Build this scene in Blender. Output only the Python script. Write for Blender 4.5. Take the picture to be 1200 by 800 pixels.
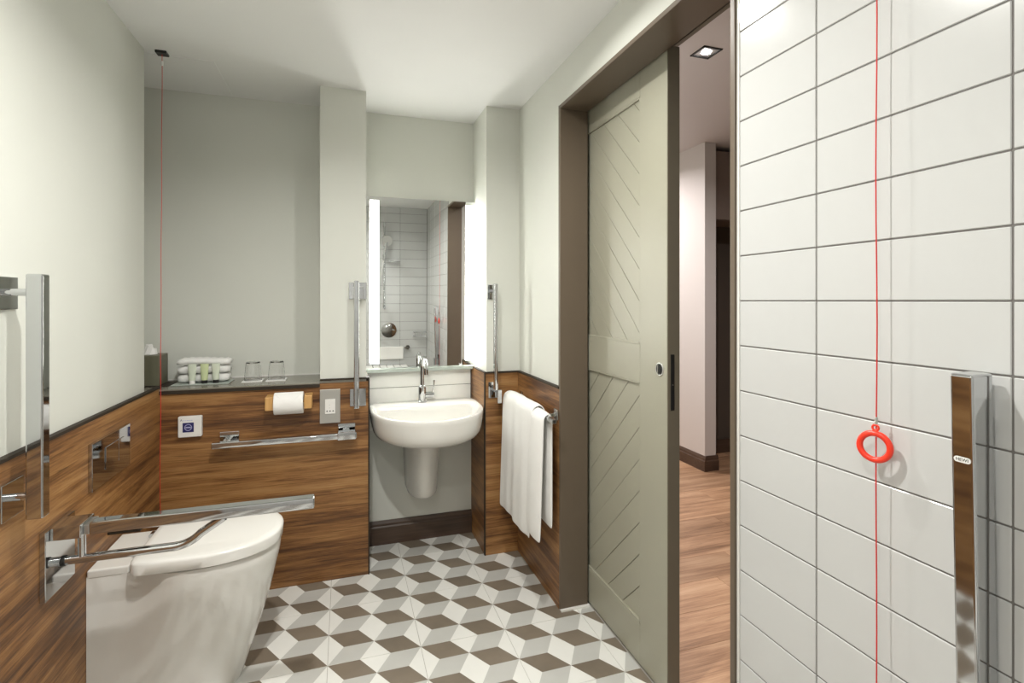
import bpy, bmesh, math, random
from mathutils import Vector, Matrix
random.seed(7)
for o in list(bpy.data.objects): bpy.data.objects.remove(o, do_unlink=True)
SC = bpy.context.scene
COL = SC.collection
PI = math.pi

# ------------------------------------------------------------------ camera
cam = bpy.data.cameras.new('camera'); co = bpy.data.objects.new('camera', cam); COL.objects.link(co)
cam.sensor_width = 36; cam.lens = 36 * 604 / 1200; cam.shift_y = -47.5 / 1200
cam.clip_start = 0.02
co.location = (0, 0, 1.28); co.rotation_euler = (PI / 2, 0, -math.radians(18.064))
SC.camera = co
# ------------------------------------------------------------------ world
w = bpy.data.worlds.new('world'); SC.world = w; w.use_nodes = True
w.node_tree.nodes['Background'].inputs[0].default_value = (0.8, 0.85, 0.9, 1)
w.node_tree.nodes['Background'].inputs[1].default_value = 0.3
SC.view_settings.view_transform = 'Standard'; SC.view_settings.look = 'None'
SC.view_settings.exposure = 0.27; SC.view_settings.gamma = 1.0
# ------------------------------------------------------------------ ceiling lamps (x, y, z, size, watts, colour)
ROOM_LAMPS = [(-0.03, 0.97, 2.267, 17), (0.42, 1.42, 2.267, 7.5), (-0.30, 0.05, 2.267, 8)]  # last entry: unseen lamp added over the shower as fill
LAMP_COL = (1.0, 0.982, 0.94)
HALL_LAMPS = [(1.655, 2.065, 2.475, 26), (1.9, 3.9, 2.475, 26)]  # second entry: extra lamp added out of view to brighten the hallway
HALL_COL = (1.0, 0.915, 0.91)
LED_STRENGTH = 23.0

# ================================================================== materials
def new_mat(name):
    m = bpy.data.materials.new(name); m.use_nodes = True
    return m, m.node_tree, m.node_tree.nodes['Principled BSDF']

def mat(name, col, rough=0.5, metal=0.0, bump=0.0, bscale=60, vary=0.0, vscale=4, spec=None, coat=0, trans=0, ior=None):
    m, nt, b = new_mat(name)
    b.inputs['Roughness'].default_value = rough; b.inputs['Metallic'].default_value = metal
    if spec is not None: b.inputs['Specular IOR Level'].default_value = spec
    if coat: b.inputs['Coat Weight'].default_value = coat; b.inputs['Coat Roughness'].default_value = 0.05
    if trans: b.inputs['Transmission Weight'].default_value = trans
    if ior: b.inputs['IOR'].default_value = ior
    tc = nt.nodes.new('ShaderNodeTexCoord')
    n = nt.nodes.new('ShaderNodeTexNoise'); n.inputs['Scale'].default_value = vscale; n.inputs['Detail'].default_value = 4
    nt.links.new(tc.outputs['Object'], n.inputs['Vector'])
    r = nt.nodes.new('ShaderNodeValToRGB')
    a = [c * (1 - vary) for c in col]; z = [min(1, c * (1 + vary)) for c in col]
    r.color_ramp.elements[0].position = .3; r.color_ramp.elements[1].position = .7
    r.color_ramp.elements[0].color = (*a, 1); r.color_ramp.elements[1].color = (*z, 1)
    nt.links.new(n.outputs['Fac'], r.inputs['Fac']); nt.links.new(r.outputs['Color'], b.inputs['Base Color'])
    if bump:
        n2 = nt.nodes.new('ShaderNodeTexNoise'); n2.inputs['Scale'].default_value = bscale; n2.inputs['Detail'].default_value = 3
        nt.links.new(tc.outputs['Object'], n2.inputs['Vector'])
        bp = nt.nodes.new('ShaderNodeBump'); bp.inputs['Strength'].default_value = bump; bp.inputs['Distance'].default_value = 0.002
        nt.links.new(n2.outputs['Fac'], bp.inputs['Height']); nt.links.new(bp.outputs['Normal'], b.inputs['Normal'])
    return m

def emit(name, col, s):
    m, nt, b = new_mat(name)
    b.inputs['Base Color'].default_value = (*col, 1)
    b.inputs['Emission Color'].default_value = (*col, 1); b.inputs['Emission Strength'].default_value = s
    return m

def wood(name, axis, ramp, rough=0.45, rings=9.0, seed=0.0, island=False, knots=True):
    """grain runs along the given axis (0 x, 1 y, 2 z)"""
    m, nt, b = new_mat(name); L = nt.links.new
    tc = nt.nodes.new('ShaderNodeTexCoord')
    vec = tc.outputs['Object']
    if island:
        oi = nt.nodes.new('ShaderNodeObjectInfo')
        ml = nt.nodes.new('ShaderNodeVectorMath'); ml.operation = 'SCALE'; ml.inputs[3].default_value = 37.0
        cx = nt.nodes.new('ShaderNodeCombineXYZ')
        for i in range(3): L(oi.outputs['Random'], cx.inputs[i])
        L(cx.outputs[0], ml.inputs[0])
        ad = nt.nodes.new('ShaderNodeVectorMath'); L(vec, ad.inputs[0]); L(ml.outputs[0], ad.inputs[1]); vec = ad.outputs[0]
    def mapping(along, across):
        mp = nt.nodes.new('ShaderNodeMapping'); s = [across] * 3; s[axis] = along
        mp.inputs['Scale'].default_value = s; mp.inputs['Location'].default_value = (seed, seed * .7, seed * 1.3)
        L(vec, mp.inputs['Vector']); return mp.outputs[0]
    def noise(v, sc, det, dist=0.0, rgh=.55):
        n = nt.nodes.new('ShaderNodeTexNoise'); n.inputs['Scale'].default_value = sc; n.inputs['Detail'].default_value = det
        n.inputs['Distortion'].default_value = dist; n.inputs['Roughness'].default_value = rgh
        L(v, n.inputs['Vector']); return n.outputs['Fac']
    big = noise(mapping(.5, 3.4), 1.6, 5, .8, .6)
    mid = noise(mapping(.75, 14.0), 2.2, 10, .5, .68)
    fine = noise(mapping(2.0, 85.0), 3.0, 6, 0, .7)
    def math_(op, a, bb, c=None):
        n = nt.nodes.new('ShaderNodeMath'); n.operation = op
        for i, v in enumerate((a, bb) if c is None else (a, bb, c)):
            if isinstance(v, (int, float)): n.inputs[i].default_value = v
            else: L(v, n.inputs[i])
        return n.outputs[0]
    s = math_('ADD', math_('MULTIPLY', big, .34), math_('MULTIPLY', mid, .40))
    s = math_('ADD', s, math_('MULTIPLY', fine, .28))
    r = nt.nodes.new('ShaderNodeValToRGB'); cr = r.color_ramp
    cr.elements[0].position = ramp[0][0]; cr.elements[0].color = (*ramp[0][1], 1)
    cr.elements[1].position = ramp[-1][0]; cr.elements[1].color = (*ramp[-1][1], 1)
    for p, c in ramp[1:-1]:
        e = cr.elements.new(p); e.color = (*c, 1)
    L(s, r.inputs['Fac']); colr = r.outputs['Color']
    # dark cracks and knots
    if knots:
        kn = noise(mapping(1.0, 15.0), 2.0, 8, 1.2, .72)
        kr = nt.nodes.new('ShaderNodeValToRGB'); kr.color_ramp.elements[0].position = .60; kr.color_ramp.elements[1].position = .70
        kr.color_ramp.elements[0].color = (0, 0, 0, 1); kr.color_ramp.elements[1].color = (1, 1, 1, 1)
        L(kn, kr.inputs['Fac'])
        mx = nt.nodes.new('ShaderNodeMix'); mx.data_type = 'RGBA'
        k2 = math_('MULTIPLY', kr.outputs['Color'], .6)
        L(k2, mx.inputs[0]); L(colr, mx.inputs[6]); mx.inputs[7].default_value = (*[c * .3 for c in ramp[1][1]], 1)
        colr = mx.outputs[2]
    if island:
        hv = nt.nodes.new('ShaderNodeHueSaturation'); L(colr, hv.inputs['Color'])
        L(math_('MULTIPLY_ADD', oi.outputs['Random'], .4, .8), hv.inputs['Value']); colr = hv.outputs[0]
    L(colr, b.inputs['Base Color'])
    b.inputs['Roughness'].default_value = rough
    bp = nt.nodes.new('ShaderNodeBump'); bp.inputs['Strength'].default_value = .25; bp.inputs['Distance'].default_value = .001
    L(fine, bp.inputs['Height']); L(bp.outputs['Normal'], b.inputs['Normal'])
    return m

OAK = [(.40, (.060, .022, .007)), (.465, (.160, .068, .020)), (.51, (.255, .118, .037)), (.555, (.335, .170, .058)), (.64, (.43, .245, .10))]
HALLOAK = [(.38, (.15, .085, .045)), (.46, (.29, .165, .090)), (.52, (.41, .245, .140)), (.58, (.50, .32, .19)), (.70, (.60, .42, .27))]
M = {}
M['paint'] = mat('wall paint soft white', (.68, .69, .635), .55, bump=.04, bscale=350, vary=.01)
M['ceil'] = mat('ceiling paint', (.80, .805, .79), .6, vary=.01)
M['wood_x'] = wood('oak laminate grain x', 0, OAK)
M['wood_y'] = wood('oak laminate grain y', 1, OAK, seed=3.1)
M['hallwood'] = wood('hall oak plank', 0, HALLOAK, rough=.42, seed=5, island=True)
M['darkwood'] = wood('dark stained skirting', 0, [(.35, (.035, .020, .013)), (.5, (.072, .044, .029)), (.7, (.12, .075, .05))], knots=False)
M['darktrim'] = mat('dark dado trim', (.035, .026, .018), .6, spec=.25)
M['ledge'] = mat('grey laminate ledge', (.22, .205, .165), .22, vary=.03)
M['grout'] = mat('grey grout', (.17, .16, .15), .8, bump=.3, bscale=500)
M['tile'] = mat('white satin tile', (.535, .54, .53), .16, vary=.008, spec=.5)
M['tilewhite'] = mat('floor tile white', (.80, .80, .76), .32, vary=.03, vscale=9)
M['tilegrey'] = mat('floor tile pale grey', (.53, .53, .50), .32, vary=.05, vscale=7)
M['tiledark'] = mat('floor tile taupe', (.20, .165, .125), .32, vary=.22, vscale=4, bump=.05)
M['floorgrout'] = mat('floor grout', (.42, .40, .36), .8)
M['ceramic'] = mat('white ceramic', (.76, .75, .71), .08, coat=.4)
M['lid'] = mat('white lid plastic', (.80, .79, .75), .16)
M['chrome'] = mat('polished chrome', (.58, .59, .60), .05, metal=1)
M['satin'] = mat('satin chrome', (.62, .62, .60), .28, metal=1)
M['jamb'] = mat('taupe painted door lining', (.125, .095, .066), .45)
M['jambdark'] = mat('taupe door edge', (.15, .13, .095), .5)
M['door'] = mat('sage grey door paint', (.345, .335, .262), .38, vary=.015)
M['black'] = mat('black recess', (.012, .012, .012), .4)
M['red'] = mat('red plastic', (.85, .045, .02), .3)
M['redcord'] = mat('red cord', (.62, .03, .025), .6)
M['towel'] = mat('white terry towel', (.86, .855, .83), .95, bump=.8, bscale=420, vary=.02)
M['paper'] = mat('white paper', (.85, .84, .82), .9, bump=.1, bscale=200)
M['bamboo'] = wood('light bamboo', 2, [(.35, (.42, .22, .07)), (.55, (.60, .34, .12)), (.7, (.68, .42, .17))], knots=False)
M['plastic'] = mat('white plastic', (.80, .79, .76), .35)
M['greyplate'] = mat('pale grey steel plate', (.42, .41, .38), .35, metal=.3)
M['navy'] = mat('navy sticker', (.02, .02, .12), .4)
M['lilac'] = mat('pale lilac print', (.45, .45, .68), .5)
M['tissuebox'] = mat('olive grey box', (.135, .13, .085), .45)
M['bottle'] = mat('frosted pale bottle', (.62, .67, .55), .3)
M['lime'] = mat('pale lime label', (.55, .62, .36), .4)
M['hallpaint'] = mat('hallway paint', (.62, .60, .575), .6)
M['hallceil'] = mat('hallway ceiling paint', (.62, .60, .60), .6)
M['cupboard'] = mat('hall cupboard taupe', (.22, .18, .155), .5)
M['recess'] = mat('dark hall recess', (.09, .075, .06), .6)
M['led'] = emit('led strip diffuser', (1.0, .985, .95), LED_STRENGTH)
M['lampglow'] = emit('downlight lens', (1, .97, .92), 40)
M['halllamp'] = emit('hall downlight lens', (1, .97, .95), 60)
M['glass'] = mat('clear glass', (1, 1, 1), .02, trans=1, ior=1.45)
M['glassedge'] = mat('green glass edge', (.42, .47, .43), .15)
m_, nt_, b_ = new_mat('mirror silver'); M['mirror'] = m_
b_.inputs['Base Color'].default_value = (.86, .88, .86, 1); b_.inputs['Metallic'].default_value = 1; b_.inputs['Roughness'].default_value = .01

# ================================================================== mesh helpers
def box_bm(x0, x1, y0, y1, z0, z1, bevel=0, seg=2):
    bm = bmesh.new(); add_box(bm, x0, x1, y0, y1, z0, z1)
    if bevel: bmesh.ops.bevel(bm, geom=bm.edges[:], offset=bevel, segments=seg, affect='EDGES', profile=.5)
    return bm

def add_box(bm, x0, x1, y0, y1, z0, z1):
    v = [bm.verts.new((x, y, z)) for z in (z0, z1) for x, y in ((x0, y0), (x1, y0), (x1, y1), (x0, y1))]
    for f in ((3, 2, 1, 0), (4, 5, 6, 7), (0, 1, 5, 4), (1, 2, 6, 5), (2, 3, 7, 6), (3, 0, 4, 7)):
        bm.faces.new([v[i] for i in f])

def join_bm(bm, other):
    me = bpy.data.meshes.new('t'); other.to_mesh(me); bm.from_mesh(me); bpy.data.meshes.remove(me); other.free()

def add_rbox(bm, *a, bevel=.002): join_bm(bm, box_bm(*a, bevel=bevel))

def loft(bm, rings, cap0=True, cap1=True, closed=True):
    vr = [[bm.verts.new(p) for p in r] for r in rings]
    n = len(vr[0])
    for a, b in zip(vr, vr[1:]):
        for i in range(n if closed else n - 1):
            j = (i + 1) % n
            bm.faces.new((a[i], a[j], b[j], b[i]))
    if cap0: bm.faces.new(vr[0][::-1])
    if cap1: bm.faces.new(vr[-1])
    return vr

def add_tube(bm, pts, r, n=12, caps=True):
    pts = [Vector(p) for p in pts]; rs = r if isinstance(r, (list, tuple)) else [r] * len(pts)
    rings = []; up = None
    for i, p in enumerate(pts):
        t = (pts[min(i + 1, len(pts) - 1)] - pts[max(i - 1, 0)]).normalized()
        if up is None:
            up = Vector((0, 0, 1)) if abs(t.z) < .9 else Vector((1, 0, 0))
        u = (up - t * up.dot(t)).normalized(); v = t.cross(u); up = u
        rings.append([p + (u * math.cos(2 * PI * k / n) + v * math.sin(2 * PI * k / n)) * rs[i] for k in range(n)])
    loft(bm, rings, caps, caps)

def tube_bm(*a, **k):
    bm = bmesh.new(); add_tube(bm, *a, **k); return bm

def add_cyl(bm, c, axis, r, h, n=24, r2=None):
    c = Vector(c); a = Vector(axis).normalized()
    add_tube(bm, [c, c + a * h], [r, r if r2 is None else r2], n=n)

def cyl_bm(*a, **k):
    bm = bmesh.new(); add_cyl(bm, *a, **k); return bm

def lathe(bm, c, prof, n=24, cap=True):
    c = Vector(c)
    rings = [[c + Vector((r * math.cos(2 * PI * k / n), r * math.sin(2 * PI * k / n), z)) for k in range(n)] for r, z in prof]
    loft(bm, rings, cap, cap)

def torus(bm, c, R, r, ax1, ax2, n=40, k=12, squash=1.0):
    c = Vector(c); ax1 = Vector(ax1).normalized(); ax2 = Vector(ax2).normalized(); nn = ax1.cross(ax2)
    rings = []
    for i in range(n):
        a = 2 * PI * i / n; d = ax1 * math.cos(a) + ax2 * math.sin(a)
        rings.append([c + d * R + (d * math.cos(2 * PI * j / k) + nn * math.sin(2 * PI * j / k) * squash) * r for j in range(k)])
    rings.append(rings[0])
    vr = [[bm.verts.new(p) for p in rg] for rg in rings[:-1]]
    for i in range(n):
        a, b = vr[i], vr[(i + 1) % n]
        for j in range(k):
            bm.faces.new((a[j], a[(j + 1) % k], b[(j + 1) % k], b[j]))

def wloc(o):
    v = Vector((0, 0, 0))
    while o is not None: v += o.location; o = o.parent
    return v

def obj(name, bm, m, parent=None, smooth=False, origin=None, auto=35):
    """bm is written in room coordinates; the object gets its own origin"""
    bmesh.ops.recalc_face_normals(bm, faces=bm.faces[:])
    if smooth:
        for f in bm.faces: f.smooth = True
        lim = math.radians(auto)
        for e in bm.edges:
            if len(e.link_faces) == 2 and e.calc_face_angle(0) > lim: e.smooth = False
    pl = wloc(parent) if parent else Vector((0, 0, 0))
    og = Vector(origin) if origin else pl
    bmesh.ops.translate(bm, verts=bm.verts[:], vec=-og)
    me = bpy.data.meshes.new(name); bm.to_mesh(me); bm.free()
    for mm in (m if isinstance(m, (list, tuple)) else [m]): me.materials.append(mm)
    o = bpy.data.objects.new(name, me); COL.objects.link(o)
    o.location = og - pl
    if parent: o.parent = parent
    if smooth and len(me.vertices) <= 170:
        wn_ = o.modifiers.new('wn', 'WEIGHTED_NORMAL'); wn_.keep_sharp = True; wn_.weight = 100
    return o

def tag(o, label, cat, group=None):
    o['label'] = label; o['category'] = cat
    if group: o['group'] = group
    return o

def thing(name, label, cat, loc, group=None):
    o = bpy.data.objects.new(name, None); COL.objects.link(o); o.location = loc; o.empty_display_size = .05
    return tag(o, label, cat, group)

def struct(name, bm, m, parent=None, **k):
    o = obj(name, bm, m, parent, **k)
    if parent is None: o['kind'] = 'structure'
    return o

def share(name, me, loc, parent):
    """piece reusing mesh data; loc in room coordinates"""
    o = bpy.data.objects.new(name, me); COL.objects.link(o); o.location = Vector(loc) - wloc(parent); o.parent = parent
    return o

# ================================================================== room measures (metres)
XL, XR = -0.745, 0.862          # left wall, right wall
YB, YF = 2.80, 2.52             # basin alcove back, front plane of the boxing
YN = -0.44                      # tiled shower wall behind the viewer
ZC = 2.267                      # ceiling
ZD = 0.915                      # dado height
P = M['paint']

# ---- walls ------------------------------------------------------------------
struct('wall_left', box_bm(XL - .20, XL, YN - .1, 2.37, 0, ZC), P)
for a in ((.100, .686, YB, 2.95, 0, ZC),                              # alcove back
          (XL - .2, XL - .14, 2.37, 3.0, 0, ZC),                      # niche left cheek
          (XL - .14, -.104, 2.79, 2.95, ZD - .01, ZC),                # niche back
          (XL - .14, -.104, 2.53, 2.95, 0, ZD - .04),                 # boxing under the ledge
          (-.104, .100, 2.52, 2.95, 0, ZC),                           # left pier
          (.686, XR + .3, 2.52, 2.95, 0, ZC)):                        # right pier
    struct('wall_back', box_bm(*a), P)
bm = bmesh.new()
add_box(bm, XR, .965, 1.98, 2.52, 0, ZC)                              # room side leaf beyond the door
add_box(bm, XR, .965, .958, 1.98, 2.092, ZC)                          # over the door
add_box(bm, XR + .004, 1.15, YN - .1, .946, 0, ZC)                    # behind the tiles
add_box(bm, 1.05, 1.15, .946, 2.52, 2.30, ZC + .25)                   # hall side over the door
add_box(bm, 1.05, 1.15, 1.99, 6.0, 0, ZC + .25)                       # hall side leaf of the pocket
wr = struct('wall_right', bm, P)
wn = struct('wall_near', box_bm(XL - .1, XR + .1, YN - .1, YN + .0025, 0, ZC), M['grout'])
cl = struct('ceiling', box_bm(XL - .25, XR + .12, YN - .1, 2.95, ZC, ZC + .08), M['ceil'])
obj('access_panel', box_bm(-.87, -.508, 2.40, 2.78, ZC - .003, ZC + .002, bevel=.001), M['ceil'], cl)

# ---- floor tiles --------------------------------------------------------------
fl = struct('floor', box_bm(XL - .1, 1.045, YN - .1, YB + .05, -.06, -.0022), M['floorgrout'])
TX, TY, GX, GY = .3255, .348, .5965, 1.919
def clip(poly, a, b, c):                                              # keep a*x+b*y<=c
    out = []
    for i in range(len(poly)):
        p, q = poly[i], poly[(i + 1) % len(poly)]
        dp, dq = a * p[0] + b * p[1] - c, a * q[0] + b * q[1] - c
        if dp <= 0: out.append(p)
        if dp * dq < 0:
            t = dp / (dp - dq); out.append((p[0] + (q[0] - p[0]) * t, p[1] + (q[1] - p[1]) * t))
    return out
def rect_clip(poly, x0, x1, y0, y1):
    for h in ((-1, 0, -x0), (1, 0, x1), (0, -1, -y0), (0, 1, y1)):
        if len(poly) < 3: return []
        poly = clip(poly, *h)
    return poly
def floor_tile_mesh(x0, x1, y0, y1, name='floor_tile'):
    """rectangle in pattern coordinates (0..TX, 0..TY with a star node at the corner)"""
    bm = bmesh.new(); g = .0009
    X0, X1, Y0, Y1 = x0 + g, x1 - g, y0 + g, y1 - g
    v = (0, TY / 2); u = (TX / 2, -TY / 4); w_ = (TX / 2, TY / 4)
    for i in range(-4, 6):
        for j in range(-6, 8):
            nx, ny = i * u[0], i * u[1] + j * v[1]
            quads = [((0, 0), ((u[0] + w_[0]) / 3, 0), u, (u[0] / 3, (u[1] - v[1]) / 3), 2),
                     ((0, 0), (w_[0] / 3, (w_[1] + v[1]) / 3), v, (-u[0] / 3, (v[1] - u[1]) / 3), 0),
                     ((0, 0), ((u[0] + w_[0]) / 3, 0), w_, (w_[0] / 3, (w_[1] + v[1]) / 3), 1)]
            for q in quads:
                pl = rect_clip([(nx + a, ny + b) for a, b in q[:4]], X0, X1, Y0, Y1)
                if len(pl) > 2:
                    area = abs(sum(pl[k][0] * pl[(k + 1) % len(pl)][1] - pl[(k + 1) % len(pl)][0] * pl[k][1] for k in range(len(pl)))) / 2
                    if area < 1e-7: continue
                    f = bm.faces.new([bm.verts.new((a - x0, b - y0, 0)) for a, b in pl]); f.material_index = q[4]
    bmesh.ops.remove_doubles(bm, verts=bm.verts[:], dist=1e-5)
    W, H = x1 - x0, y1 - y0
    c = [(g, g), (W - g, g), (W - g, H - g), (g, H - g)]
    for k in range(4):
        p, q = c[k], c[(k + 1) % 4]
        f = bm.faces.new([bm.verts.new((*p, 0)), bm.verts.new((*p, -.006)), bm.verts.new((*q, -.006)), bm.verts.new((*q, 0))])
    me = bpy.data.meshes.new(name); bm.to_mesh(me); bm.free()
    for k in ('tilewhite', 'tilegrey', 'tiledark'): me.materials.append(M[k])
    me.update(); 
    # top faces must look up
    for p in me.polygons:
        if abs(p.normal.z) > .5 and p.normal.z < 0: p.flip()
    return me
full = floor_tile_mesh(0, TX, 0, TY)
FX0, FX1, FY0, FY1 = XL + .0, .984, YN, YB
for i in range(-6, 4):
    for j in range(-9, 5):
        x0, y0 = GX + i * TX, GY + j * TY
        a0, a1, b0, b1 = max(x0, FX0), min(x0 + TX, FX1), max(y0, FY0), min(y0 + TY, FY1)
        if a1 - a0 < .01 or b1 - b0 < .01: continue
        if a0 == x0 and a1 == x0 + TX and b0 == y0 and b1 == y0 + TY: me = full
        else: me = floor_tile_mesh(a0 - x0, a1 - x0, b0 - y0, b1 - y0)
        share('floor_tile', me, (a0, b0, 0), fl)

# ---- wall tiles (right wall and shower wall) ------------------------------------
PZ = .102; PY = .302
def tile_mesh(w_, h, t=.008):
    bm = box_bm(0, t, 0, w_, 0, h, bevel=.0012, seg=1)
    me = bpy.data.meshes.new('wall_tile'); bm.to_mesh(me); bm.free(); me.materials.append(M['tile']); return me
cache = {}
def get_tile(w_, h, g=.0026):
    k = (round(w_, 4), round(h, 4))
    if k not in cache: cache[k] = tile_mesh(w_ - g, h - g)
    return cache[k]
zs = [0] + [1.28 + (k - 12) * PZ for k in range(0, 22) if .01 < 1.28 + (k - 12) * PZ < ZC] + [ZC]
ys = [.957, .756, .452, .152, -.148, YN + .006]
tw = struct('trim_1', box_bm(XR - .0025, XR + .006, YN, .957, 0, ZC), M['grout'])
for a, b in zip(ys, ys[1:]):
    for z0, z1 in zip(zs, zs[1:]):
        t = share('wall_tile', get_tile(a - b, z1 - z0), (XR - .0045, b + .0011, z0 + .0011), tw)
# shower wall behind the viewer, tiles face +Y
xs = [XR - .007 - k * PY for k in range(6)] + [XL]
xs = [x for x in xs if x >= XL]
for a, b in zip(xs, xs[1:]):
    for z0, z1 in zip(zs, zs[1:]):
        t = share('wall_tile', get_tile(a - b, z1 - z0), (a - .0011, YN - .004, z0 + .0011), wn)
        t.rotation_euler = (0, 0, PI / 2)
struct('trim_2', box_bm(XR - .006, XR + .012, .9555, .963, 0, 2.09), M['ceramic'])   # pale edge bead where the tiling stops

# ---- tiled splashback behind the basin
sb = struct('trim_3', box_bm(.101, .6855, YB - .003, YB, .60, .907), M['grout'])
for z0, z1 in ((.60, .72), (.72, .8215), (.8215, .906)):
    o = share('wall_tile', tile_mesh(.562, z1 - z0 - .003), (.668, YB - .009, z0 + .001), sb); o.rotation_euler = (0, 0, PI / 2); o.data.materials[0] = M['tilewhite']

# ---- oak laminate dado ------------------------------------------------------------
T = .013
def panel(x0, x1, y0, y1, z0, z1, m, parent): return obj('wood_panel', box_bm(x0, x1, y0, y1, z0, z1, bevel=.0008, seg=1), m, parent)
dl = struct('trim_4', box_bm(XL, XL + T + .003, YN, 2.52, ZD, ZD + .009), M['darktrim'])
panel(XL, XL + T, YN, 2.506, .0, ZD, M['wood_y'], dl)
db = struct('trim_5', box_bm(-.104, .114, 2.503, 2.52, ZD, ZD + .007), M['darktrim'])
panel(XL + T, .111, 2.505, 2.53, 0, ZD - .012, M['wood_x'], db)
obj('edge_strip', box_bm(.108, .1145, 2.503, 2.53, 0, ZD + .006), M['darktrim'], db)
obj('side_panel', box_bm(.1005, .1125, 2.53, YB, 0, ZD - .0), M['darktrim'], db)
dr = struct('trim_6', box_bm(.672, XR, 2.503, 2.52, ZD, ZD + .007), M['darktrim'])
panel(.675, XR - .0, 2.505, 2.52, 0, ZD, M['wood_x'], dr)
obj('edge_strip', box_bm(.672, .678, 2.5035, 2.52, 0, ZD + .006), M['darktrim'], dr)
panel(.674, .686, 2.52, YB, 0, ZD, M['wood_y'], dr)
obj('edge_strip', box_bm(.672, .687, 2.52, YB, ZD, ZD + .006), M['darktrim'], dr)
ds = struct('trim_7', box_bm(XR - T - .003, XR, 1.975, 2.505, ZD, ZD + .008), M['darktrim'])
panel(XR - T, XR, 1.975, 2.505, 0, ZD, M['wood_y'], ds)
# ledge over the boxing
struct('trim_8', box_bm(-.96, -.104, 2.497, 2.80, ZD - .025, ZD - .006, bevel=.0015), M['ledge'])
struct('trim_9', box_bm(-.88, -.104, 2.785, 2.79, ZD - .006, ZD - .001), M['plastic'])
struct('trim_13', box_bm(XL + T, -.104, 2.4955, 2.5045, ZD - .027, ZD - .0115, bevel=.001), M['darktrim'])
# skirting in the basin alcove, moulded
bm = bmesh.new()
prof = [(YB, 0), (YB - .018, 0), (YB - .018, .09), (YB - .013, .097), (YB - .013, .108), (YB - .006, .121), (YB, .122)]
loft(bm, [[(x, y, z) for y, z in prof] for x in (.1125, .674)])
struct('baseboard_back', bm, M['darkwood'])

# ---- sliding door, lining -----------------------------------------------------------
YJ = 1.98
bm = bmesh.new(); add_rbox(bm, XR - .012, .976, YJ - .016, YJ, 0, 2.09, bevel=.002); add_box(bm, XR-.010, XR-.001, YJ, YJ+.006, 0, 2.094)
ln = struct('trim_10', bm, M['jamb'])
obj('lining_head', box_bm(XR - .012, .976, .9635, YJ - .0, 2.076, 2.092, bevel=.002), M['jamb'], ln)
obj('lining_side', box_bm(XR - .012, .976, .9635, .979, 0, 2.076, bevel=.002), M['jamb'], ln)
obj('track_cover', box_bm(1.034, 1.05, .9635, YJ, 2.12, 2.30), M['jambdark'], ln)
struct('trim_11', box_bm(XR - .012, .98, YJ - .03, YJ, -.002, .006), M['ceramic'])

DX0, DX1, DY0, DY1, DZ0, DZ1 = .985, 1.030, 1.417, 2.36, .008, 2.10
door = bpy.data.objects.new('door_1', None); COL.objects.link(door); door.location = (1.007, DY0, 0); door['kind'] = 'structure'
dm = M['door']; SY = 1.576; FY = 2.205
def dpart(n, *a, bevel=.0015, m=None): return obj(n, box_bm(*a, bevel=bevel), m or dm, door)
dpart('stile', DX0, DX1, DY0 + .0005, SY, DZ0, DZ1)
dpart('stile', DX0, DX1, FY, DY1, DZ0, DZ1)
dpart('rail', DX0, DX1, SY, FY, 1.995, DZ1)
dpart('rail', DX0, DX1, SY, FY, .995, 1.128)
dpart('rail', DX0, DX1, SY, FY, DZ0, .150)
obj('door_edge', box_bm(DX0 + .002, DX1 + .001, DY0 - .002, DY0 + .002, DZ0, DZ1), M['jambdark'], door)
obj('backing_board', box_bm(DX0 + .014, DX1 - .005, SY, FY, .15, 1.995), M['door'], door)
def boards(z0, z1, sgn, c0):
    pitch = .1125
    for k in range(-14, 16):
        c = c0 + k * pitch
        # board between lines z = c + sgn*(y-1.583) and the next one up
        g = .0028
        big = [(SY - .5, c + g + sgn * (SY - .5 - 1.583)), (FY + .5, c + g + sgn * (FY + .5 - 1.583)),
               (FY + .5, c + pitch + sgn * (FY + .5 - 1.583)), (SY - .5, c + pitch + sgn * (SY - .5 - 1.583))]
        pl = rect_clip(big, SY, FY, z0, z1)
        if len(pl) < 3: continue
        bm = bmesh.new()
        cx = sum(p[0] for p in pl) / len(pl); cz = sum(p[1] for p in pl) / len(pl)
        loft(bm, [[(DX0 + .018, a, b) for a, b in pl], [(DX0 + .0095, a, b) for a, b in pl],
                  [(DX0 + .008, a + (cx - a) * .01, b + (cz - b) * .02) for a, b in pl]])
        obj('door_board', bm, dm, door)
boards(1.128, 1.995, 1, 1.717 - .0)
boards(.150, .995, -1, .956)
# panel mouldings round both fields
for z0, z1 in ((1.128, 1.995), (.150, .995)):
    for a in ((SY, SY + .007, z0, z1), (SY, FY, z0, z0 + .009), (SY, FY, z1 - .007, z1)):
        bm = bmesh.new()
        add_rbox(bm, DX0 + .0005, DX0 + .012, a[0], a[1], a[2], a[3], bevel=.0015)
        obj('moulding', bm, dm, door)
hz = 1.056; hy = 1.457
bm = bmesh.new(); torus(bm, (DX0 - .001, hy, hz), .0200, .0026, (0, 1, 0), (0, 0, 1), n=32, k=8, squash=.7)
hd = obj('flush_turn', bm, M['satin'], door, smooth=True)
obj('turn_cup', cyl_bm((DX0 - .0022, hy, hz), (1, 0, 0), .0185, .002), M['black'], hd)
bm = bmesh.new(); add_rbox(bm, DX0 - .009, DX0 - .002, hy - .0016, hy + .0016, hz - .014, hz + .014, bevel=.0007)
obj('turn_knob', bm, M['satin'], hd)
bm = bmesh.new(); add_rbox(bm, DX0 + .012, DX0 + .026, DY0 - .0035, DY0 - .001, .928, 1.108, bevel=.0008)
pb = obj('edge_pull', bm, M['black'], door)
obj('pull_screw', cyl_bm((DX0 + .019, DY0 - .005, 1.010), (0, 1, 0), .002, .002, n=8), M['satin'], pb)

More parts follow.
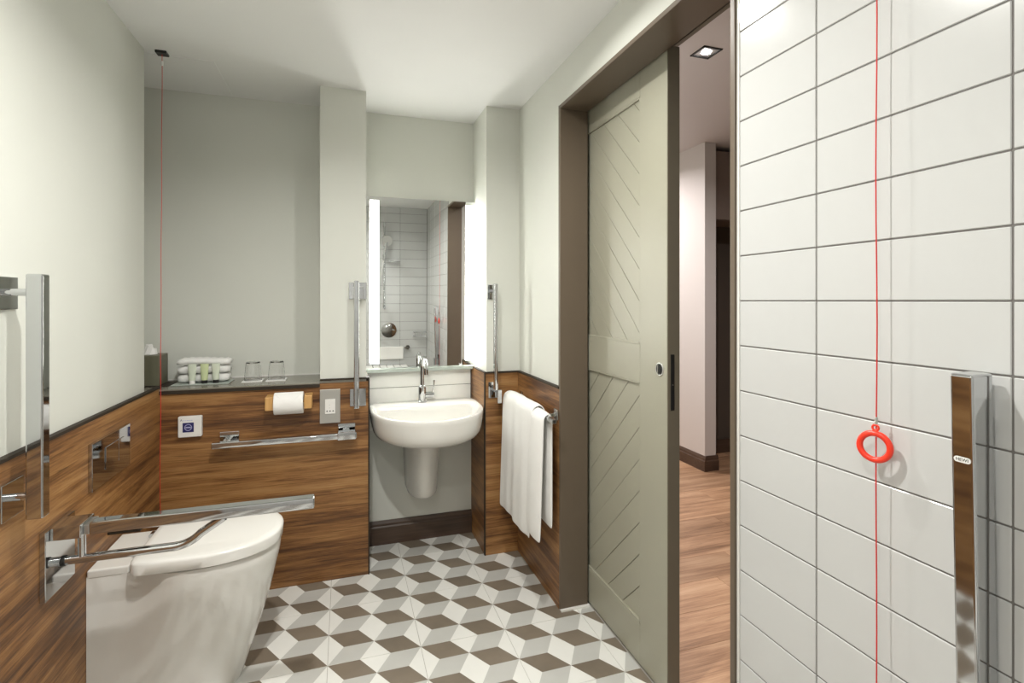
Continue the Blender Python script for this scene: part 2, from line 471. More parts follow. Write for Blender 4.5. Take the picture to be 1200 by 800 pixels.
# ---- hallway beyond ---------------------------------------------------------------------
HZ = 2.475
fh = struct('floor', box_bm(1.045, 5.0, -1.0, 6.0, -.06, -.003), M['floorgrout']); fh.name = 'floor_hallway'
PW = .19; row = 0; y = .27; R = random.Random(3)
while y < 5.2:
    x = 1.0335 - R.uniform(.0, .0); first = True
    ln_ = 2.0 - R.uniform(0, 1.6)
    while x < 4.2:
        x1 = min(x + (max(.45, ln_) if first else 1.5), 4.2)
        if not first or True:
            obj('plank', box_bm(x + .0005, x1 - .0005, y + .0006, y + PW - .0006, -.01, 0, bevel=.0006, seg=1), M['hallwood'], fh, origin=((x + x1) / 2, y, 0))
        x = x1; first = False
    y += PW
struct('ceiling_hallway', box_bm(1.046, 5.0, -1.0, 6.0, HZ, HZ + .08), M['hallceil'])
HX, HY = 2.581, 3.235
bm = bmesh.new()
add_box(bm, HX, HX + .10, HY, 6.0, 0, HZ)
struct('wall_hallway_right', bm, M['hallpaint'])
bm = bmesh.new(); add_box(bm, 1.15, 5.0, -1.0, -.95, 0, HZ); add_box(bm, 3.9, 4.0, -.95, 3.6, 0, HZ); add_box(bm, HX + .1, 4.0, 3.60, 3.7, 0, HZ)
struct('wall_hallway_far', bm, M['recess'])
struct('wall_hallway_end', box_bm(1.15, HX, 5.2, 5.3, 0, HZ), M['hallpaint'])
struct('wall_hallway_near', box_bm(.9, 1.15, -1.0, YN-.1, 0, HZ), M['hallpaint'])
bm = bmesh.new()
bp = [(0, 0), (.016, 0), (.016, .075), (.011, .083), (.011, .095), (.004, .112), (0, .114)]
loft(bm, [[(HX - a, yy, z) for a, z in bp] for yy in (HY - .016, 5.2)])
struct('baseboard_right', bm, M['darkwood'])
bm = bmesh.new()
loft(bm, [[(xx, HY - a, z) for a, z in bp] for xx in (HX, HX + .115)])
struct('baseboard_front', bm, M['darkwood'])
struct('baseboard_far', box_bm(HX + .1, 3.9, 3.582, 3.60, 0, .115), M['darkwood'])
t = thing('overhead_cupboard', 'taupe cupboard box high in the dark recess of the hallway', 'cupboard', (3.1, 3.45, 1.90))
obj('carcass', box_bm(HX + .102, 3.6, 3.30, 3.598, 1.905, 2.44), M['cupboard'], t)
obj('cupboard_door', box_bm(HX + .106, 3.598, 3.282, 3.30, 1.909, 2.436, bevel=.002), M['cupboard'], t)

# ---- downlights and added fill lamps ------------------------------------------------------------------------
def downlight(x, y, z, s, m, W, colr, label, group=None, sq=True):
    t = thing('downlight', label, 'ceiling light', (x, y, z), group)
    bm = bmesh.new()
    h = s / 2
    for a in ((x - h, x + h, y - h, y - h + .009), (x - h, x + h, y + h - .009, y + h), (x - h, x - h + .009, y - h, y + h), (x + h - .009, x + h, y - h, y + h)):
        add_box(bm, *a, z - .005, z - .0002)
    obj('frame', bm, M['black'], t)
    bm = bmesh.new()
    k = h - .009; k2 = .024
    loft(bm, [[(x - k, y - k, z - .001), (x + k, y - k, z - .001), (x + k, y + k, z - .001), (x - k, y + k, z - .001)],
              [(x - k2, y - k2, z - .0003), (x + k2, y - k2, z - .0003), (x + k2, y + k2, z - .0003), (x - k2, y + k2, z - .0003)]], False, False)
    obj('reflector', bm, M['satin'], t)
    obj('lens', cyl_bm((x, y, z - .003), (0, 0, 1), .021, .002), m, t)
    ld = bpy.data.lights.new('lamp', 'AREA'); ld.shape = 'DISK'; ld.size = .07; ld.energy = W; ld.color = colr; ld.spread = math.radians(160)
    lo = bpy.data.objects.new('lamp', ld); COL.objects.link(lo); lo.parent = t; lo.location = (0, 0, -.008)
    return t
names = ['downlight in the bathroom ceiling in front of the toilet', 'downlight in the bathroom ceiling before the sliding door', 'fill lamp added unseen in the bathroom ceiling over the shower']
for (x, y, z, W), nm in zip(ROOM_LAMPS, names): downlight(x, y, z, .09, M['lampglow'], W, LAMP_COL, 'square black framed ' + nm)
names = ['square black framed downlight shining in the hallway ceiling', 'square fill lamp added further along the hallway, hidden behind the sliding door']
for (x, y, z, W), nm in zip(HALL_LAMPS, names): downlight(x, y, z, .105, M['halllamp'], W, HALL_COL, nm)

# ================================================================== toilet
CY = 1.985
def toilet_ring(z, xf, hw, xb=XL + T + .001, wb=.128, k=.06, n=26):
    """outline from near back corner round the front to the far back corner"""
    L = xf - xb; xm = xf - min(.26, L * .55)
    half = []
    for i in range(6):
        t = i / 6; x = xb + (xm - xb) * t
        s = min(1, max(0, (x - (xb + .09)) / (xm - xb - .09))); s = s * s * (3 - 2 * s)
        half.append((x, wb + (hw - wb) * s))
    for i in range(n + 1):
        a = PI / 2 * i / n
        half.append((xm + (xf - xm) * math.sin(a) ** .92, hw * math.cos(a) ** .86 if i < n else 0))
    pts = [(x, CY - w_, z) for x, w_ in half] + [(x, CY + w_, z) for x, w_ in half[:-1][::-1]]
    return pts
t = thing('toilet', 'white back-to-wall toilet with its lid closed against the oak panelling', 'toilet', (-.5, CY, 0))
bm = bmesh.new()
levels = [(.0, -.335, .118, .122), (.02, -.327, .122, .126), (.10, -.300, .132, .129), (.20, -.268, .146, .129), (.30, -.240, .160, .129), (.38, -.222, .172, .129),
          (.415, -.214, .180, .129), (.440, -.212, .183, .129), (.4535, -.216, .180, .128)]
rings = [toilet_ring(z, xf, hw, wb=wb) for z, xf, hw, wb in levels]
loft(bm, rings)
obj('pan', bm, M['ceramic'], t, smooth=True, auto=50)
obj('rear_deck', box_bm(XL + T + .001, -.622, CY - .1295, CY + .1295, .447, .474, bevel=.006, seg=3), M['ceramic'], t, smooth=True)
def lid_ring(z, xf, hw, xb, n=26, rc=.03):
    xm = xf - .24; pts = []
    half = [(xb, hw - rc - .008)] + [(xb + rc - rc * math.cos(a), hw - .008 - rc + rc * math.sin(a)) for a in (PI / 6, PI / 3, PI / 2)]
    half += [(xb + (xm - xb) * q, hw - .008 * (1 - q)) for q in (.3, .6, .85)]
    for i in range(n + 1):
        a = PI / 2 * i / n
        half.append((xm + (xf - xm) * math.sin(a) ** .92, hw * math.cos(a) ** .86 if i < n else 0))
    return [(x, CY - w_, z) for x, w_ in half] + [(x, CY + w_, z) for x, w_ in half[:-1][::-1]]
bm = bmesh.new()
loft(bm, [lid_ring(.4550, -.232, .162, -.600), lid_ring(.470, -.232, .162, -.600)])
obj('seat', bm, M['lid'], t, smooth=True, auto=60)
bm = bmesh.new()
loft(bm, [lid_ring(.4595, -.209, .185, -.608), lid_ring(.461, -.206, .188, -.611), lid_ring(.490, -.204, .190, -.612), lid_ring(.496, -.206, .188, -.610), lid_ring(.4995, -.212, .182, -.605),
          lid_ring(.5010, -.228, .166, -.59)])
obj('lid', bm, M['lid'], t, smooth=True, auto=60)
for s in (-1, 1):
    obj('hinge', cyl_bm((-.622, CY + s * .07 - .012, .482), (0, 1, 0), .008, .024, n=12), M['chrome'], t, smooth=True)

# flush plate
t = thing('flush_plate', 'square-edged chrome flush plate on the oak panel above the toilet', 'flush plate', (XL + T, 2.013, .70))
obj('plate', box_bm(XL + T, XL + T + .012, 1.869, 2.157, .702, .848, bevel=.002), M['chrome'], t, smooth=True)
obj('flush_button', box_bm(XL + T + .012, XL + T + .0145, 1.955, 2.05, .745, .815, bevel=.0008), M['chrome'], t)
obj('flush_button', box_bm(XL + T + .012, XL + T + .0145, 2.053, 2.10, .745, .815, bevel=.0008), M['chrome'], t)

# ================================================================== support rails
C = M['chrome']
# fold-down rail beside the toilet
AY = 1.665
t = thing('fold_down_rail', 'chrome fold-down support rail reaching out over the near side of the toilet', 'grab rail', (XL + T, AY, .52))
obj('wall_plate', box_bm(XL + T, XL + T + .014, 1.607, 1.758, .515, .692, bevel=.0015), C, t)
bm = bmesh.new(); add_rbox(bm, XL + T + .014, -.652, 1.625, 1.705, .662, .696, bevel=.002)
obj('hinge_block', bm, C, t)
bm = bmesh.new(); add_rbox(bm, -.652, -.640, 1.640, 1.700, .664, .690, bevel=.002)
obj('hinge_pin', bm, M['satin'], t)
bm = bmesh.new(); add_rbox(bm, -.640, -.083, 1.635, 1.675, .663, .696, bevel=.006)
obj('arm', bm, C, t, smooth=True)
pts = [(XL + T + .014, AY - .01, .597), (-.66, AY - .01, .597), (-.45, AY - .01, .597)]
for i in range(1, 8):
    a = i / 7 * math.radians(48); pts.append((-.45 + .09 * math.sin(a) + .0, AY - .01, .597 + .09 * (1 - math.cos(a))))
pts.append((-.325, AY - .01, .664))
obj('lower_tube', tube_bm(pts, .0115, n=16), C, t, smooth=True)
obj('tube_collar', tube_bm([(-.705, AY - .01, .597), (-.695, AY - .01, .597)], .0135, n=16), M['black'], t)
obj('strut', cyl_bm((-.661, AY - .01, .597), (0, 0, 1), .009, .068, n=16), C, t, smooth=True)
bm = bmesh.new(); add_rbox(bm, -.60, -.525, 1.640, 1.690, .655, .6635, bevel=.002)
obj('stop_pad', bm, M['darktrim'], t)

def vertical_rail(label, plates, post, bar, base, group=None, extra=None):
    t = thing('grab_rail', label, 'grab rail', base, group)
    for p in plates: obj('wall_plate', box_bm(*p, bevel=.0015), C, t)
    for p in post: obj('post', tube_bm(p, .0085, n=16), C, t, smooth=True)
    obj('bar', box_bm(*bar, bevel=.004, seg=3), C, t, smooth=True)
    if extra: extra(t)
    return t
# left wall beside the toilet
vertical_rail('upright chrome grab rail on the left wall at the edge of the picture',
    [(XL, XL + .007, 1.457, 1.533, 1.260, 1.336), (XL + T, XL + T + .007, 1.445, 1.529, .782, .866)],
    [[(XL + .007, 1.478, 1.300), (-.69, 1.478, 1.300)], [(XL + T + .007, 1.478, .830), (-.69, 1.478, .830)]],
    (-.690, -.657, 1.458, 1.490, .780, 1.342), (XL, 1.478, .78))
# piers beside the basin
def head_block(x0, x1, z0, z1, y0=2.445, y1=2.505):
    def f(t):
        bm = bmesh.new(); add_rbox(bm, x0, x1, y0, y1, z0, z1, bevel=.003); obj('clamp_block', bm, C, t, smooth=True)
    return f
t = vertical_rail('upright chrome grab rail on the pier left of the mirror',
    [(.022, .102, 2.512, 2.52, 1.288, 1.366), (.026, .098, 2.497, 2.505, .792, .872)],
    [[(.055, 2.512, 1.33), (.055, 2.46, 1.33)], [(.055, 2.497, .835), (.055, 2.46, .835)]],
    (.043, .066, 2.440, 2.470, .790, 1.372), (.055, 2.52, .79), 'upright grab rails either side of the basin',
    head_block(.038, .085, 1.29, 1.345, 2.455, 2.512))
t = vertical_rail('upright chrome grab rail on the pier right of the mirror',
    [(.690, .735, 2.512, 2.52, 1.288, 1.362), (.690, .742, 2.497, 2.505, .792, .872)],
    [[(.712, 2.512, 1.33), (.712, 2.45, 1.33)], [(.716, 2.497, .835), (.716, 2.45, .835)]],
    (.703, .719, 2.425, 2.455, .84, 1.365), (.712, 2.52, .78), 'upright grab rails either side of the basin',
    head_block(.716, .738, .778, .845, 2.42, 2.455))
# horizontal rail under the socket
t = thing('horizontal_grab_rail', 'long horizontal chrome grab rail on the oak panel under the toilet roll and socket', 'grab rail', (-.23, 2.505, .65))
for x0 in (-.508, -.025):
    obj('wall_plate', box_bm(x0, x0 + .075, 2.497, 2.505, .655, .715, bevel=.001), C, t)
    obj('post', box_bm(x0 + .02, x0 + .05, 2.455, 2.497, .664, .690, bevel=.003), C, t, smooth=True)
obj('bar', box_bm(-.527, .056, 2.430, 2.458, .660, .686, bevel=.004, seg=3), C, t, smooth=True)
bm = bmesh.new(); add_rbox(bm, -.027, .052, 2.426, 2.470, .657, .692, bevel=.003); obj('end_block', bm, C, t, smooth=True)

# shower support rail on the tiled wall (right foreground)
t = thing('shower_support_rail', 'large chrome folded-up support rail with an oval badge on the white tiles', 'grab rail', (XR, .482, .70))
sbar = obj('bar', box_bm(.802, .845, .466, .4945, .62, 1.180, bevel=.004, seg=3), C, t, smooth=True, origin=(.802, .48, 1.18)); sbar.rotation_euler = (0, math.radians(-1.6), 0)
obj('bracket', box_bm(.80, XR - .005, .455, .51, .60, .665, bevel=.003), C, t)
obj('wall_plate', box_bm(XR - .016, XR - .0045, .43, .53, .56, .70, bevel=.0015), C, t)
obj('back_stay', box_bm(.845, XR - .0045, .472, .49, 1.10, 1.12, bevel=.002), C, t)
# badge
def pill(bm, x, yc, zc, w_, h, th):
    pts = []
    for k in range(24):
        a = 2 * PI * k / 24
        pts.append((yc + (w_ / 2 - h / 2) * (1 if math.cos(a) > 0 else -1) + h / 2 * math.cos(a), zc + h / 2 * math.sin(a)))
    loft(bm, [[(x, a, b) for a, b in pts], [(x - th, a, b) for a, b in pts]])
BY, BZ = .4797, 1.0625
bm = bmesh.new(); pill(bm, .802, BY, BZ, .0205, .0078, .0006)
bd = obj('badge', bm, M['plastic'], t); bd.location.x -= -.0030; bd.location.z=0
def text_mesh(s, size, name='lettering'):
    cu = bpy.data.curves.new('txt', 'FONT'); cu.body = s; cu.size = size; cu.extrude = .00015; cu.align_x = 'CENTER'; cu.align_y = 'CENTER'
    o = bpy.data.objects.new('txt', cu); COL.objects.link(o)
    dg = bpy.context.evaluated_depsgraph_get(); me = bpy.data.meshes.new_from_object(o.evaluated_get(dg))
    bpy.data.objects.remove(o, do_unlink=True); bpy.data.curves.remove(cu); me.name = name
    return me
me = text_mesh('HEWI', .0062); me.materials.clear(); me.materials.append(M['black'])
o = share('lettering', me, (.8042, BY, BZ), bd); o.rotation_euler = (PI / 2, 0, -PI / 2)

# ================================================================== emergency cords
def alarm_cord(label, x, y, zb, ringz, box=True, tilt=0):
    t = thing('alarm_cord', label, 'pull cord', (x, y, zb), 'red emergency pull cords')
    if box:
        bm = bmesh.new(); add_rbox(bm, x - .020, x + .020, y - .020, y + .020, ZC - .010, ZC, bevel=.002)
        obj('ceiling_plate', bm, M['black'], t)
        obj('connector', cyl_bm((x, y, ZC - .055), (0, 0, 1), .005, .018, n=12), M['plastic'], t)
    pts = []; n = 26
    for i in range(n + 1):
        q = i / n; z = ZC - .01 + (zb - ZC + .01) * q
        pts.append((x - tilt * q + .0008 * math.sin(q * 31), y + .0006 * math.sin(q * 23), z))
    obj('cord', tube_bm(pts, .0011, n=8), M['redcord'], t, smooth=True)
    for rz in ringz:
        bm = bmesh.new(); a = math.radians(108)
        torus(bm, (x - .004, y, rz), .0218, .0050, (math.cos(a), math.sin(a), 0), (0, 0, 1))
        rg = obj('pull_ring', bm, M['red'], t, smooth=True)
        bm = bmesh.new(); torus(bm, (x - .002, y, rz + .031), .0045, .0018, (math.cos(a), math.sin(a), 0), (0, 0, 1), n=20, k=8)
        obj('ring_eye', bm, M['red'], rg, smooth=True)
        obj('crimp', tube_bm([(x - .001, y, rz + .0365), (x, y, rz + .0485)], .0026, n=10), M['satin'], rg, smooth=True)
    return t
alarm_cord('red emergency cord with a red ring hanging before the white tiled wall', .836, .6225, .06, [1.040])
alarm_cord('thin red emergency cord hanging from the ceiling in the corner behind the toilet', -.686, 2.375, .10, [.12], tilt=.008)

# ================================================================== basin
BX, BYC = .399, 2.62
def bring(z, a, bf, bb, cy=BYC, n=72, nf=2.15, nb=7, cx=BX):
    pts = []
    for k in range(n):
        th = 2 * PI * k / n; c_, s_ = math.cos(th), math.sin(th)
        e = nb if s_ > 0 else nf
        x = cx + a * math.copysign(abs(c_) ** (2 / e), c_); y = cy + (bb if s_ > 0 else bf) * math.copysign(abs(s_) ** (2 / e), s_)
        pts.append((x, y, z))
    return pts
bb = YB - .010 - BYC
t = thing('basin', 'white wall-hung D-shaped ceramic basin with a half pedestal in the mirror alcove', 'sink', (BX, 2.62, .25))
bm = bmesh.new()
rings = [bring(.585, .12, .16, bb * .8), bring(.606, .20, .265, bb), bring(.620, .238, .312, bb), bring(.632, .256, .334, bb), bring(.650, .2665, .346, bb), bring(.675, .272, .352, bb), bring(.70, .2755, .355, bb),
         bring(.725, .278, .357, bb), bring(.741, .2785, .358, bb), bring(.747, .2755, .355, bb - .001), bring(.7485, .270, .349, bb - .004),
         bring(.7475, .262, .335, .035), bring(.742, .256, .328, .028), bring(.715, .244, .312, .02), bring(.67, .222, .28, .01), bring(.635, .18, .225, -.015), bring(.622, .10, .14, -.04), bring(.620, .02, .10, -.075)]
loft(bm, rings)
obj('bowl', bm, M['ceramic'], t, smooth=True, auto=70)
bm = bmesh.new()
def pring(z, hw, yf):
    pts = []
    for k in range(21):
        a = PI * k / 20; pts.append((BX - .008 - hw * math.cos(a), YB - .03 - (YB - .03 - yf) * math.sin(a) ** .8 if 0 < k < 20 else YB - .03, z))
    pts[0] = (pts[0][0], YB, z); pts[-1] = (pts[-1][0], YB, z)
    return pts
loft(bm, [pring(.275, .058, 2.635), pring(.278, .070, 2.620), pring(.287, .077, 2.608), pring(.305, .081, 2.600), pring(.36, .084, 2.594), pring(.50, .091, 2.575), pring(.60, .095, 2.56), pring(.63, .095, 2.56)])
obj('half_pedestal', bm, M['ceramic'], t, smooth=True, auto=60)
bm = bmesh.new(); torus(bm, (BX - .004, 2.6535, .712), .010, .0035, (1, 0, 0), (0, .35, 1), n=24, k=8)
ov = obj('overflow', bm, M['chrome'], t, smooth=True)
obj('overflow_hole', cyl_bm((BX - .004, 2.655, .712), (0, -1, .3), .007, .002), M['satin'], ov)
# tap
tx, ty = .392, 2.725
t = thing('basin_tap', 'chrome swan-neck mixer tap with a side lever on the basin', 'tap', (tx, ty, .748))
bm = bmesh.new(); lathe(bm, (tx, ty, .747), [(.024, 0), (.024, .006), (.021, .010), (.021, .075), (.0195, .085), (.013, .092)])
obj('body', bm, C, t, smooth=True)
pts = [(tx, ty, .835), (tx, ty, .90), (tx, ty, .935)]
for i in range(1, 13):
    a = PI * i / 12; pts.append((tx + .004 * i / 12, ty - .05 + .05 * math.cos(a), .935 + .05 * math.sin(a)))
pts.append((tx + .005, ty - .10, .905))
obj('spout', tube_bm(pts, .0105, n=16), C, t, smooth=True)
bm = bmesh.new(); add_cyl(bm, (tx + .015, ty, .785), (1, 0, 0), .0165, .045, n=20)
lv = obj('lever_body', bm, C, t, smooth=True)
obj('lever', tube_bm([(tx + .054, ty, .795), (tx + .060, ty - .003, .822), (tx + .062, ty - .004, .862)], [.005, .0045, .0055], n=12), C, lv, smooth=True)

# ================================================================== mirror
t = thing('mirror', 'frameless wall mirror with lit strips down both sides above the basin', 'mirror', (.399, 2.79, .925))
X0, X1, Z0, Z1 = .106, .684, .927, 1.822
obj('backing', box_bm(X0 + .002, X1 - .002, 2.7815, YB, Z0, Z1), M['greyplate'], t)
obj('glass', box_bm(X0, X1, 2.771, 2.774, Z0, Z1), M['mirror'], t, origin=((X0 + X1) / 2, 2.774, (Z0 + Z1) / 2)).rotation_euler = (.011, 0, -.0085)
obj('light_strip', box_bm(.128, .172, 2.7605, 2.7625, .955, Z1 - .02), M['led'], t)
obj('light_strip', box_bm(.636, .6835, 2.7605, 2.7625, .955, Z1 - .02), M['led'], t)
struct('trim_12', box_bm(.101, .686, 2.758, YB, .906, .9265, bevel=.002), M['glassedge'])

# ================================================================== things on the ledge
LZ = ZD - .006
t = thing('tissue_box', 'olive grey cube tissue box at the left end of the ledge', 'tissue box', (-.815, 2.66, LZ))
obj('base_mat', box_bm(-.87, -.725, 2.585, 2.735, LZ, LZ + .003, bevel=.001), M['darktrim'], t)
obj('box', box_bm(-.868, -.762, 2.60, 2.72, LZ + .003, LZ + .135, bevel=.003), M['tissuebox'], t)
bm = bmesh.new(); R = random.Random(5)
pts = [(-.815 + .03 * math.cos(2 * PI * k / 10), 2.66 + .03 * math.sin(2 * PI * k / 10)) for k in range(10)]
r0 = [(x, y, LZ + .136) for x, y in pts]; r1 = [(x * .7 + -.815 * .3 + R.uniform(-.008, .008), y * .7 + 2.66 * .3, LZ + .155 + R.uniform(-.008, .008)) for x, y in pts]
r2 = [(x * .35 + -.815 * .65 + R.uniform(-.008, .008), y * .35 + 2.66 * .65, LZ + .172 + R.uniform(-.014, .01)) for x, y in pts]
loft(bm, [r0, r1, r2]); obj('tissue', bm, M['paper'], t)

t = tag(obj('glass_tray', box_bm(-.715, -.49, 2.585, 2.72, LZ, LZ + .005, bevel=.002), M['glassedge']), 'thin glass tray under the folded face cloths on the ledge', 'tray')
TG = 'folded white face cloths stacked on the glass tray'
def cloth(x0, x1, y0, y1, z0, z1, label, twist=0.0):
    bm = bmesh.new(); n = 14; rings = []
    for i in range(n + 1):
        q = i / n; x = x0 + (x1 - x0) * q; e = min(1, (min(q, 1 - q) * n + .35) / 1.2)
        h = (z1 - z0) / 2 * (.6 + .4 * e); d = (y1 - y0) / 2 * (.85 + .15 * e); zc = (z0 + z1) / 2 + twist * math.sin(q * 5); yc = (y0 + y1) / 2
        rings.append([(x, yc + d * math.copysign(abs(math.cos(a)) ** .5, math.cos(a)), zc + h * math.copysign(abs(math.sin(a)) ** .7, math.sin(a)) + .0015 * math.sin(x * 210 + a * 2)) for a in [2 * PI * k / 16 for k in range(16)]])
    loft(bm, rings); return tag(obj('face_cloth', bm, M['towel'], smooth=True, auto=80), label, 'towel', TG)
cloth(-.700, -.500, 2.625, 2.712, LZ + .006, LZ + .042, 'white folded face cloth at the bottom of the stack on the tray')
cloth(-.702, -.498, 2.625, 2.710, LZ + .044, LZ + .078, 'white folded face cloth in the middle of the stack on the tray')
cloth(-.704, -.496, 2.625, 2.712, LZ + .082, LZ + .112, 'white folded face cloth on top of the stack on the tray', .003)
for i, (bx, cm, lb) in enumerate(((-.638, 'bottle', 'leftmost small pale toiletry tube in front of the face cloths'), (-.590, 'lime', 'small lime-labelled toiletry tube between two paler ones'), (-.545, 'bottle', 'rightmost small pale green toiletry tube in front of the face cloths'))):
    t = thing('toiletry_tube', lb, 'toiletries', (bx, 2.605, LZ + .005), 'toiletry tubes on the tray')
    obj('cap', cyl_bm((bx, 2.606, LZ + .0052), (0, 0, 1), .0115, .014), M['black'] if i else M['plastic'], t, smooth=True)
    bm = bmesh.new(); rings = []
    for q in range(7):
        z = LZ + .0195 + .072 * q / 6; rx = .013 + .004 * q / 6; ry = .011 * (1 - q / 6 * .85)
        rings.append([(bx + rx * math.cos(2 * PI * k / 20), 2.606 + ry * math.sin(2 * PI * k / 20), z) for k in range(20)])
    loft(bm, rings); obj('tube', bm, M[cm], t, smooth=True)

for gx, lb in ((-.400, 'clear tumbler upside down on the ledge, nearer the face cloths'), (-.300, 'clear tumbler upside down on the ledge, nearer the white pier')):
    t = tag(obj('coaster', box_bm(gx - .042, gx + .042, 2.60, 2.684, LZ, LZ + .004, bevel=.0015), M['paper']), 'square white paper coaster under the ' + ('left' if gx < -.35 else 'right') + ' tumbler on the ledge', 'coaster', 'paper coasters on the ledge')
    bm = bmesh.new(); z0 = LZ + .0045
    prof = [(.036, 0), (.037, .001), (.0355, .03), (.030, .082), (.028, .085), (.002, .085)]
    prof += [(.002, .079), (.0265, .078), (.028, .074), (.0335, .03), (.0348, .0)]
    c = (gx, 2.642, z0); n = 32
    rings = [[(gx + r * math.cos(2 * PI * k / n), 2.642 + r * math.sin(2 * PI * k / n), z0 + z) for k in range(n)] for r, z in prof]
    vr = loft(bm, rings + [rings[0]], False, False)
    bmesh.ops.remove_doubles(bm, verts=bm.verts[:], dist=1e-6)
    tag(obj('tumbler', bm, M['glass'], smooth=True), lb, 'glass', 'tumblers on the ledge')

# ================================================================== on the back panel
yp = 2.505
t = thing('call_reset_plate', 'small white square switch box with a navy blue sticker on the oak panel', 'switch', (-.617, yp, .705))
obj('box', box_bm(-.661, -.573, yp - .022, yp, .706, .794, bevel=.004, seg=3), M['plastic'], t, smooth=True)
sk = obj('sticker', box_bm(-.643, -.602, yp - .0226, yp - .0219, .728, .768), M['navy'], t)
bm = bmesh.new(); torus(bm, (-.6225, yp - .0228, .748), .0125, .0013, (1, 0, 0), (0, 0, 1), n=28, k=6, squash=.4)
add_box(bm, -.632, -.613, yp - .0232, yp - .0226, .7455, .7505)
obj('emblem', bm, M['lilac'], sk)
bm = bmesh.new(); x = -.644
for w_ in (.0, .006, .004, .007, .004, .005):
    if w_: add_box(bm, x, x + w_, yp - .0224, yp - .0219, .776, .7785)
    x += w_ + .0022
obj('print', bm, M['lilac'], t)
me = text_mesh('A', .012); me.materials.clear(); me.materials.append(M['navy'])
o = share('lettering', me, (-.648, yp - .0222, .779), t); o.rotation_euler = (PI / 2, 0, 0); 

t = thing('roll_holder', 'light bamboo toilet roll holder on the oak panel', 'toilet roll holder', (-.228, yp, .80))
for x0 in (-.322, -.166):
    bm = bmesh.new(); add_rbox(bm, x0, x0 + .032, 2.425, yp, .808, .866, bevel=.003); obj('bracket', bm, M['bamboo'], t)
obj('spindle', cyl_bm((-.29, 2.455, .838), (1, 0, 0), .007, .124), M['bamboo'], t, smooth=True)
bm = bmesh.new(); n = 40; rings = []
for x, r in ((-.288, .046), (-.286, .0475), (-.172, .0475), (-.170, .046), (-.170, .019), (-.288, .019)):
    rings.append([(x, 2.455 + r * math.cos(2 * PI * k / n), .832 + r * math.sin(2 * PI * k / n)) for k in range(n)])
loft(bm, rings + [rings[0]], False, False); bmesh.ops.remove_doubles(bm, verts=bm.verts[:], dist=1e-6)
t = thing('toilet_roll', 'white toilet roll with its end folded to a point', 'toilet roll', (-.229, 2.455, .785))
obj('roll', bm, M['paper'], t, smooth=True)
bm = bmesh.new()   # folded V point lying on the roll front
def onroll(u_, ang, r=.0495): return (u_, 2.455 - r * math.cos(ang), .832 + r * math.sin(ang))
rows = []
for i in range(9):
    a = math.radians(80 - i * 10); h = .052 * (1 - max(0, i - 2) / 6.0) + .0005
    rows.append([onroll(-.229 + h * s, a) for s in (-1, 1)] + [onroll(-.229 + h * s, a, .0476) for s in (1, -1)])
loft(bm, rows); obj('folded_end', bm, M['paper'], t)

t = thing('shaver_socket', 'tall pale grey steel plate with a white shaver socket on the oak panel', 'socket', (-.06, yp, .72))
obj('plate', box_bm(-.104, -.016, yp - .009, yp, .722, .876, bevel=.0015), M['greyplate'], t)
ins = obj('socket_face', box_bm(-.082, -.038, yp - .012, yp - .009, .765, .832, bevel=.001), M['plastic'], t)
for dx in (-.013, 0, .013): obj('socket_hole', cyl_bm((-.06 + dx, yp - .0125, .778), (0, 1, 0), .003, .001, n=10), M['black'], ins)
for dz in (.792, .806): obj('socket_hole', cyl_bm((-.062, yp - .0125, dz), (0, 1, 0), .0022, .001, n=10), M['satin'], ins)

